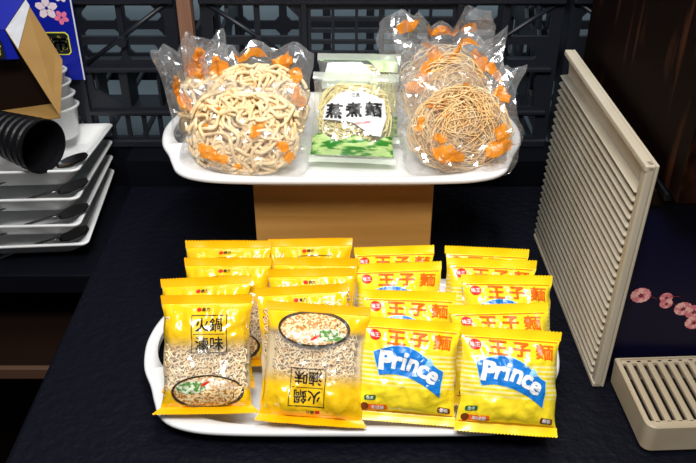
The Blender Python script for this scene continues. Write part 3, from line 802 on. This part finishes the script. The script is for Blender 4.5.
noodle_bag('clear bag of fine noodles rearmost on the raised tray', g, .122, .963, ZT, 72, 8, 3, .146, .142, .036, 63,
           thin_nest(10, .128, .106, .026, 260, .0007), M['thin'], (0, .060, 0),
           [(.012, .130, .020, .006, 5), (-.036, .127, .014, .006, 30), (.046, .118, .012, .006, -20), (-.010, .108, .010, .006, 0)], 1.4, .32)

# --- green packets between the bags
def a_leek(hb, w):
    y0 = -hb/2+.002
    top = [(x, y0+.017+.004*math.sin(x*150+1)+.006*abs(x)/w) for x in np.linspace(-w*.46, w*.46, 24)]
    return [(poly2d([(w*.46, y0), (-w*.46, y0)]+top), M['leaf'])]
def green_packet(label, x, y, z, lean, yaw, roll, seed, front):
    w, h = .103, .113
    t = thing('noodle_packet', label, 'packet', (0, 0, 0), 'green printed noodle packets on the raised tray', root_matrix(x, y, z, lean, yaw, roll))
    p = Packet(w, h, .030, seed, block=True, crease=1.2)
    p.wrapper(t, [M['filmgreen'], M['filmgreen']])
    p.seal(t, M['sealfilm'], True, .004, ear=.0); p.seal(t, M['sealfilm'], False, .006, ear=.02)
    V, F = thin_nest(seed, .092, .080, .018, 560, .0010, 4.0)
    o = link_mesh('noodles', V, F, M['palenoodle'], t, True); o.location = (0, .060, .003)
    hb = h-.018
    p.decal('leek_band', t, art(('leek', front), lambda: a_leek(hb, w)))
    if front:
        def lab():
            pl = np.array([(-.034, .010), (-.016, .026), (.006, .029), (.036, .020), (.039, .000), (.034, -.024), (.024, -.024), (.000, -.009), (-.036, -.006)])
            tx = [place2d(bold_text(c, .085), .0165, R(r), q, 1.12) for c, q, r in (('蒸', (-.0225, .0035), -4), ('煮', (.0005, .0060), 2), ('麵', (.0235, .0075), 0))]
            return [(poly2d(pl), M['inkwhite']), (join2d(*tx), M['inkblack']),
                    (place2d(bold_text('三風', .04), .0045, 0, (.002, .0235)), M['inkblack']),
                    (place2d(poly2d(rect(-.009, .009, -.0012, .0012, .0006)), 1, R(6), (.012, -.0090)), M['rose'])]
        p.decal('white_label', t, art('zheng', lab))
    else:
        def lab2():
            return [(poly2d([(-.046, .018), (-.038, .042), (.002, .044), (.016, .030), (.010, .012), (-.044, .010)]), M['inkwhite']),
                    (poly2d([(-.046, .046), (.046, .046), (.046, .050), (-.046, .050)]), M['leaf']),
                    (poly2d([(.010, .046), (.024, .030), (.046, .032), (.046, .046)]), M['leafpale'])]
        p.decal('white_label', t, art('zheng2', lab2))
    return t
green_packet('green and clear noodle packet lettered in black at the middle of the raised tray', .004, .848, ZT+.005, 50, -3, -1, 71, True)
green_packet('green and clear noodle packet propped behind the black lettered one', .012, .898, ZT+.007, 56, 0, -1, 72, False)

# ---------------------------------------------------------------- plates, spoons, cups on the shelf
def plate_mesh():
    def sq(a, rc, n=8):
        P = []
        for (cx, cy, a0) in ((a-rc, a-rc, 0), (-a+rc, a-rc, 90), (-a+rc, -a+rc, 180), (a-rc, -a+rc, 270)):
            for k in range(n+1): P.append((cx+rc*math.cos(R(a0+90*k/n)), cy+rc*math.sin(R(a0+90*k/n))))
        return P
    rings = [(.070, .012, .0045), (.078, .012, .006), (.099, .011, .0270), (.1035, .011, .0290), (.1055, .010, .0285), (.1055, .010, .0262), (.081, .012, .0015), (.078, .012, 0), (.070, .012, 0)]
    V, F = [], []; n = 36
    for a, rc, z in rings: V += [(x, y, z) for x, y in sq(a, rc)]
    for i in range(len(rings)-1):
        for k in range(n):
            q = (k+1) % n; F.append((i*n+k, (i+1)*n+k, (i+1)*n+q, i*n+q))
    F.append(tuple(range(n))); F.append(tuple((len(rings)-1)*n+k for k in range(n))[::-1])
    return V, F
PL = plate_mesh(); plate0 = None
PLACES = ((-.457, -.0235, 0, 4), (-.458, .0050, -1.6, 2), (-.4545, .0360, -5.5, 2.5), (-.4495, .0690, -9, 3))
for (px_, pz_, tilt, yaw), lb in zip(PLACES, ('square white plate at the bottom of the stack', 'square white plate second from the bottom of the stack', 'square white plate second from the top of the stack', 'square white plate at the top of the stack, under the black cup')):
    if plate0 is None:
        plate0 = o = link_mesh('square_plate', PL[0], PL[1], M['china'], None, False)
        md = o.modifiers.new('soft', 'BEVEL'); md.width = .0012; md.segments = 2; md.limit_method = 'ANGLE'; md.angle_limit = R(25)
    else:
        o = plate0.copy(); COL.objects.link(o)
    o.location = (px_, .991, pz_); o.rotation_euler = (R(tilt), 0, R(yaw)); tag(o, lb, 'plate', 'stacked square white plates')

def spoon_mesh():
    V, F = [], []; n, m2 = 14, 9     # shallow bowl, double sided, bowl towards +x
    for side in (0, 1):
        for i in range(n+1):
            u = -1+2*i/n; hw = .0145*math.sqrt(max(0, 1-u*u))**.9
            for j in range(m2):
                v = -1+2*j/(m2-1)
                V.append((.022*u, hw*v, -.007*(1-u*u)*(1-v*v)+.002-side*.0012))
    off = (n+1)*m2
    for side in (0, 1):
        for i in range(n):
            for j in range(m2-1):
                a = side*off+i*m2+j; q = (a, a+m2, a+m2+1, a+1); F.append(q if side == 0 else q[::-1])
    return V, F
SPV, SPF = spoon_mesh()
hv, hf = [], []
hp = [(-.018, 0, .002), (-.03, 0, .004), (-.06, 0, .006), (-.10, 0, .004), (-.135, 0, .002)]
tube(hp, [.003, .0024, .0024, .0034, .0045], 8, hv, hf)
hv = [(x, y*1.3, (z-.003)*.55+.003) for x, y, z in hv]
for k, (lb, sx) in enumerate((('dark steel spoon lying in the bottom square plate', .008), ('dark steel spoon lying in the second plate from the bottom', .002), ('dark steel spoon lying in the second plate from the top', -.001), ('dark steel spoon in the top plate, beside the black cup', .002))):
    t = thing('steel_spoon', lb, 'spoon', (-.372+.006*k, .924, (.000, .036, .074, .112)[k]), 'steel spoons between the plates')
    t.rotation_euler = (0, R(-16), R(10))
    if k == 0:
        s0 = link_mesh('bowl', SPV, SPF, M['steel'], t, True); h0 = link_mesh('handle', hv, hf, M['steel'], t, True)
    else:
        for q in (s0, h0):
            c = q.copy(); COL.objects.link(c); c.parent = t

# black ribbed cup on its side
prof = [(.0005, 0), (.024, 0)]
z = .002
for k in range(7):
    r0 = .0255+k*.0011
    prof += [(r0, z), (r0+.0016, z+.002), (r0+.0016, z+.0085), (r0, z+.0105)]; z += .0125
prof += [(.0332, z), (.0345, z+.002), (.0345, z+.006), (.0325, z+.006), (.0310, z), (.0235, .004), (.0005, .004)]
V, F = lathe(prof, 40)
o = link_mesh('ribbed_cup', V, [f for f in F], M['blackplastic'], None, False)
o.matrix_world = Matrix.Translation((-.458, .946, .146)) @ (Vector((.85, -.50, -.0)).to_track_quat('Z', 'Y').to_matrix().to_4x4())
tag(o, 'black ribbed cup lying on its side on the top plate', 'cup')

# white cups nested behind the carton
V, F = lathe([(.0005, 0), (.024, 0), (.026, .002), (.033, .040), (.0365, .0425), (.0370, .0450), (.0350, .0465), (.0320, .044), (.0245, .005), (.0005, .004)], 36)
cup0 = None
for k, lb in enumerate(('white cup at the bottom of the nested stack', 'white cup second from the bottom of the nested stack', 'white cup third from the bottom of the nested stack', 'white cup at the top of the nested stack behind the carton')):
    if cup0 is None: cup0 = o = link_mesh('white_cup', V, F, M['china'], None, True)
    else: o = cup0.copy(); COL.objects.link(o)
    o.location = (-.4160-.0026*k, 1.062, .0790+.0172*k); o.rotation_euler = (R(-6), R(-6), 0); tag(o, lb, 'cup', 'nested white cups on the plates')

# ---------------------------------------------------------------- printed cartons
def petal_flower(cx, cz, r, rot=0.0, notch=True):
    out = []
    for k in range(5):
        a = rot+2*PI*k/5; P = []
        for q in np.linspace(0, 1, 9): P.append((r*(.10+.90*q), .30*r*math.sin(PI*q**.8)**.8 if 0 < q < 1 else 0))
        up = P[:]; lo = [(x, -y) for x, y in P[1:-1]][::-1]
        tip = [(r*.86, 0)] if notch else [(r, 0)]
        pts = np.array(up[:-1]+tip+lo); c, s = math.cos(a), math.sin(a)
        out.append((pts @ np.array([[c, s], [-s, c]])+np.array([cx, cz]), [tuple(range(len(pts)))]))
    return join2d(*out)

def flat_print(name, sh, m, parent, fn):
    s = dice2d(sh, .01); return link_mesh(name, [fn(x, z) for x, z in s[0]], s[1], m, parent)

bc = thing('printed_card', 'deep blue flower printed card hung on the crate behind the open carton', 'card', (-.43, 1.0960, .153))
def bp(x, z): return (x, 0, z)
W0 = .053
v = [(-.14, .0, .0), (W0, 0, 0), (W0+.0015, 0, .19), (-.14, 0, .19)]
vv = [(x, y, z) for x, y, z in v]+[(x, .003, z) for x, y, z in v]
link_mesh('card_sheet', vv, [(0, 1, 2, 3), (7, 6, 5, 4), (0, 4, 5, 1), (1, 5, 6, 2), (2, 6, 7, 3), (3, 7, 4, 0)], M['blue'], bc)
ed = [(W0-.0022, 0), (W0-.0002, 0), (W0+.0013, .19), (W0-.0007, .19)]
link_mesh('white_border', [(x, -.0004, z) for x, z in ed], [(0, 1, 2, 3)], M['paper'], bc)
for cx, cz, r, rot, m in ((.018, .104, .0175, .3, 'palepink'), (.036, .091, .0115, .8, 'pink'), (.040, .121, .0105, .2, 'palepink'), (-.03, .125, .015, .1, 'pink')):
    flat_print('flower_print', petal_flower(cx, cz, r, rot), M[m], bc, lambda x, z: (x, -.0005, z))
    flat_print('flower_centre', poly2d(ellipse2d(r*.12, r*.12, 12, cx, cz)), M['blue'], bc, lambda x, z: (x, -.0008, z))
cxl, czl = .017, .054
flat_print('label_border', poly2d(np.array(rect(-.024, .024, -.0165, .0165, .004))+np.array([cxl, czl])), M['inkyellow'], bc, lambda x, z: (x, -.0005, z))
flat_print('label_panel', poly2d(np.array(rect(-.0225, .0225, -.015, .015, .0035))+np.array([cxl, czl])), M['inkblack'], bc, lambda x, z: (x, -.0008, z))
flat_print('label_lettering', place2d(bold_text('門市', .04), .022, 0, (cxl-.001, czl)), M['inkyellow'], bc, lambda x, z: (x, -.0011, z))

# open carton: sloping kraft side, silver taped ridge, dark inside, blue printed front flap
ca = thing('open_carton', 'open kraft carton lying on the plates with a blue printed flap', 'carton', (-.45, 1.0, .121))
def slab(name, q, m, th, parent):
    q = [Vector(p) for p in q]; n = (q[1]-q[0]).cross(q[3]-q[0]).normalized()*th
    vs = [tuple(p) for p in q]+[tuple(p+n) for p in q]
    o = link_mesh(name, vs, [(0, 1, 2, 3), (7, 6, 5, 4), (0, 4, 5, 1), (1, 5, 6, 2), (2, 6, 7, 3), (3, 7, 4, 0)], m)
    return in_parent(o, parent)
def lerp(a, b, t): return tuple(np.array(a)*(1-t)+np.array(b)*t)
fA, fB = (-.4342, 1.000, .2590), (-.3819, .985, .1458)
rA, rB = (-.4094, 1.022, .2905), (-.3778, 1.022, .2109)
fC = (-.56, .985, .1206); rC = (-.56, 1.022, .150)
fE, rE = (-.56, 1.000, .2450), (-.56, 1.022, .290)
o = slab('side_panel', [fB, rB, rA, fA], M['kraft'], .002, ca)
lift = np.array((.0014, -.0008, .0012))
slab('silver_tape', [tuple(np.array(p)+lift) for p in (lerp(fA, fB, .22), lerp(rA, rB, .10), rA, fA)], M['tape'], .0005, ca)
slab('bottom_panel', [fC, (-.56, 1.022, .126), (-.392, 1.020, .151), fB], M['kraft'], .002, ca)
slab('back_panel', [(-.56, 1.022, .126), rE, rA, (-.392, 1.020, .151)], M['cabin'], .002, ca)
slab('top_panel', [fE, fA, rA, rE], M['blue'], .002, ca)
fl = slab('front_flap', [fE, (-.56, .997, .2140), (-.4225, .996, .2228), fA], M['blue'], .0015, ca)
lb = slab('flap_label', [(-.52, .9955, .246), (-.52, .9935, .221), (-.4380, .9925, .2245), (-.4400, .9950, .247)], M['inkblack'], .0005, ca)
sv, sf = bold_text('門市', .04)
yb = place2d((sv, sf), .017, 0, (-.459, .2350))
o = in_parent(link_mesh('flap_lettering', [(x, .9915+(z2-.222)*.09, z2) for x, z2 in yb[0]], yb[1], M['inkyellow']), ca)

# ---------------------------------------------------------------- right side: dispenser, brown box, grooved tray, drip tray
di = thing('dispenser', 'navy fronted dispenser with pink blossoms behind the drip tray', 'dispenser', (.48, .645, 0))
in_parent(box_obj('body', (.2765, .75, .651, .96, 0, .232), M['lacquer'], None, .002), di)
in_parent(box_obj('front_panel', (.2765, .75, .645, .650, 0.002, .214), M['navy'], None, .0008), di)
in_parent(box_obj('top_trim', (.2765, .75, .640, .650, .2155, .232), M['cabin'], None, .001), di)
in_parent(box_obj('side_strip', (.281, .288, .62, .95, .2325, .240), M['blackplastic'], None, .001), di)
rs = random.Random(3)
for cx, cz, r in ((.292, .109, .0105), (.318, .106, .0068), (.3195, .0985, .0068), (.338, .092, .0095), (.350, .088, .010), (.353, .074, .0095)):
    lob = []
    for k in range(14):
        a = 2*PI*k/14; lob.append(poly2d(ellipse2d(r*.30, r*.24, 10, cx+r*.70*math.cos(a), cz+r*.66*math.sin(a))))
    sh = join2d(poly2d(ellipse2d(r*.80, r*.74, 20, cx, cz)), *lob)
    v = [(x, .6445-(.00004*i/len(sh[0])), z2) for i, (x, z2) in enumerate(sh[0])]
    in_parent(link_mesh('blossom_print', v, sh[1], M['rose']), di)
    pet = petal_flower(cx, cz, r*.8, rs.uniform(0, 3), False)
    in_parent(link_mesh('blossom_veins', [(x, .6441, z2) for x, z2 in place2d((pet[0]-np.array([cx, cz]), pet[1]), .38, 0, (cx, cz))[0]], pet[1], M['rosedark']), di)
for (x0, z0), (x1, z1) in (((.302, .108), (.309, .1045)), ((.322, .108), (.331, .1075)), ((.326, .099), (.330, .097))):
    d = .0004; sh = poly2d([(x0, z0-d), (x1, z1-d), (x1, z1+d), (x0, z0+d)])
    in_parent(link_mesh('twig_print', [(x, .6443, z2) for x, z2 in sh[0]], sh[1], M['rosedark']), di)

tag(box_obj('lacquered_box', (.2835, .75, .600, .935, .2405, .62), M['lacqwood'], None, .002), 'worn dark brown lacquered box standing on the dispenser', 'box')

# beige grooved tray stood on edge along the dispenser
gt = thing('grooved_tray', 'beige grooved plastic tray stood on edge against the dispenser', 'tray', (.268, .63, .0005))
GL, GH = .290, .2630
bm = bmesh.new()
box(bm, -.0030, 0, 0, GL, 0, GH, .001)
back = bm_obj('backing', bm, M['beige'], gt)
bm = bmesh.new()
box(bm, -.0112, -.0028, 0, .011, 0, GH, .0022, 3)          # near end rim
box(bm, -.0125, -.0028, 0, GL, GH-.007, GH, .0018, 3)        # top rim
box(bm, -.0125, -.0028, 0, GL, 0, .006, .0015)
bm_obj('rim', bm, M['beige'], gt)
# hollow cove under the top rim
V, F = [], []
K = 12
for y in (.010, GL-.0002):
    for k in range(K+1):
        a = PI/2*k/K; V.append((-.0032-.0085*(1-math.sin(a)), y, GH-.0065-.0255*(1-math.cos(a))*1.0-.0))
for k in range(K): F.append((k, k+1, K+1+k+1, K+1+k))
NB = 23; top0 = GH-.036; pitch = (top0-.008)/NB
def ridge_bar(z0, z1):
    """Rounded bar along the tray with a rounded near end."""
    vs, fs = [], []; n = 10; hh = (z1-z0)/2; zc = (z0+z1)/2; ny = 8
    secs = [(.0105+hh*(1-math.cos(PI/2*k/6)), math.sin(PI/2*k/6)) for k in range(1, 7)]+[(GL-.0002, 1.0)]
    for (y, s) in secs:
        for k in range(n+1):
            a = PI*k/n; vs.append((-.0029-.0098*math.sin(a)**.75*(.35+.65*s), y, zc-hh*s*math.cos(a)))
    for i in range(len(secs)-1):
        for k in range(n):
            b0 = i*(n+1)+k; fs.append((b0, b0+1, b0+n+2, b0+n+1))
    fs.append(tuple(range(n+1))[::-1]); fs.append(tuple((len(secs)-1)*(n+1)+k for k in range(n+1)))
    return vs, fs
bv, bf = [], []
for k in range(NB):
    vs, fs = ridge_bar(.008+k*pitch, .008+k*pitch+pitch*.60); b0 = len(bv); bv += vs; bf += [tuple(i+b0 for i in q) for q in fs]
o = link_mesh('ridges', bv, bf, M['beige'], gt, True)
vs, fs = ridge_bar(GH-.0345, GH-.0315)
cv = V+[(x, y, z2) for x, y, z2 in vs]; cf = F+[tuple(i+len(V) for i in q) for q in fs]
link_mesh('gutter', cv, cf, M['beige'], gt, True)
gt.matrix_world = Matrix.Translation((.2690, .6275, .0008)) @ Matrix.Rotation(R(1.2), 4, 'Z') @ Matrix.Rotation(R(1.0), 4, 'Y')

# drip tray
dt = thing('drip_tray', 'cream slatted drip tray on the counter in front of the dispenser', 'drip tray', (.276, .634, .0005))
dx, dy, dz, wl = .20, -.098, .036, .005
P = lambda a: [(a, -a*0-.001), (dx, -.001), (dx, dy+a), (a, dy+a)]
bm = bmesh.new()
def dbox(x0, x1, y0, y1, z0, z1, bv2=0): box(bm, x0, x1, y0, y1, z0, z1, bevel=bv2)
# shell with rounded near corner
def rr(a, z):
    rc = .010-a*.6; pts = [(a, -.001-a*.3), ]
    for k in range(7):
        t2 = R(180+90*k/6); pts.append((a+rc+rc*math.cos(t2), dy+a+rc+rc*math.sin(t2)))
    pts += [(dx, dy+a), (dx, -.001-a*.3)]
    return [(x, y, z) for x, y in pts]
rings = [rr(.0035, 0), rr(.001, .004), rr(0, dz-.0015), rr(.0012, dz), rr(wl-.0008, dz), rr(wl, dz-.0015), rr(wl, .006)]
V = [p for rg in rings for p in rg]; n = len(rings[0]); F = []
for i in range(len(rings)-1):
    for k in range(n):
        q = (k+1) % n; F.append((i*n+k, (i+1)*n+k, (i+1)*n+q, i*n+q))
F.append(tuple(range(n))); fl_ = tuple((len(rings)-1)*n+k for k in range(n))[::-1]
F = [f[::-1] for f in F]
link_mesh('basin', V, F, M['drip'], dt, False)
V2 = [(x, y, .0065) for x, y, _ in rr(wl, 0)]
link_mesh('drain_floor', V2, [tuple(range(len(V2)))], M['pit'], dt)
bm = bmesh.new()
x = wl+.0045
while x < dx:
    box(bm, x, x+.0062, dy+wl+.002, -.004, dz-.006, dz-.001, .0012); x += .0108
box(bm, wl+.0002, dx, dy+wl+.0004, dy+wl+.005, dz-.006, dz-.001, .001); box(bm, wl+.0002, dx, -.008, -.003, dz-.006, dz-.001, .001)
bm_obj('grille', bm, M['drip'], dt)
dt.rotation_euler = (0, 0, R(2.5))
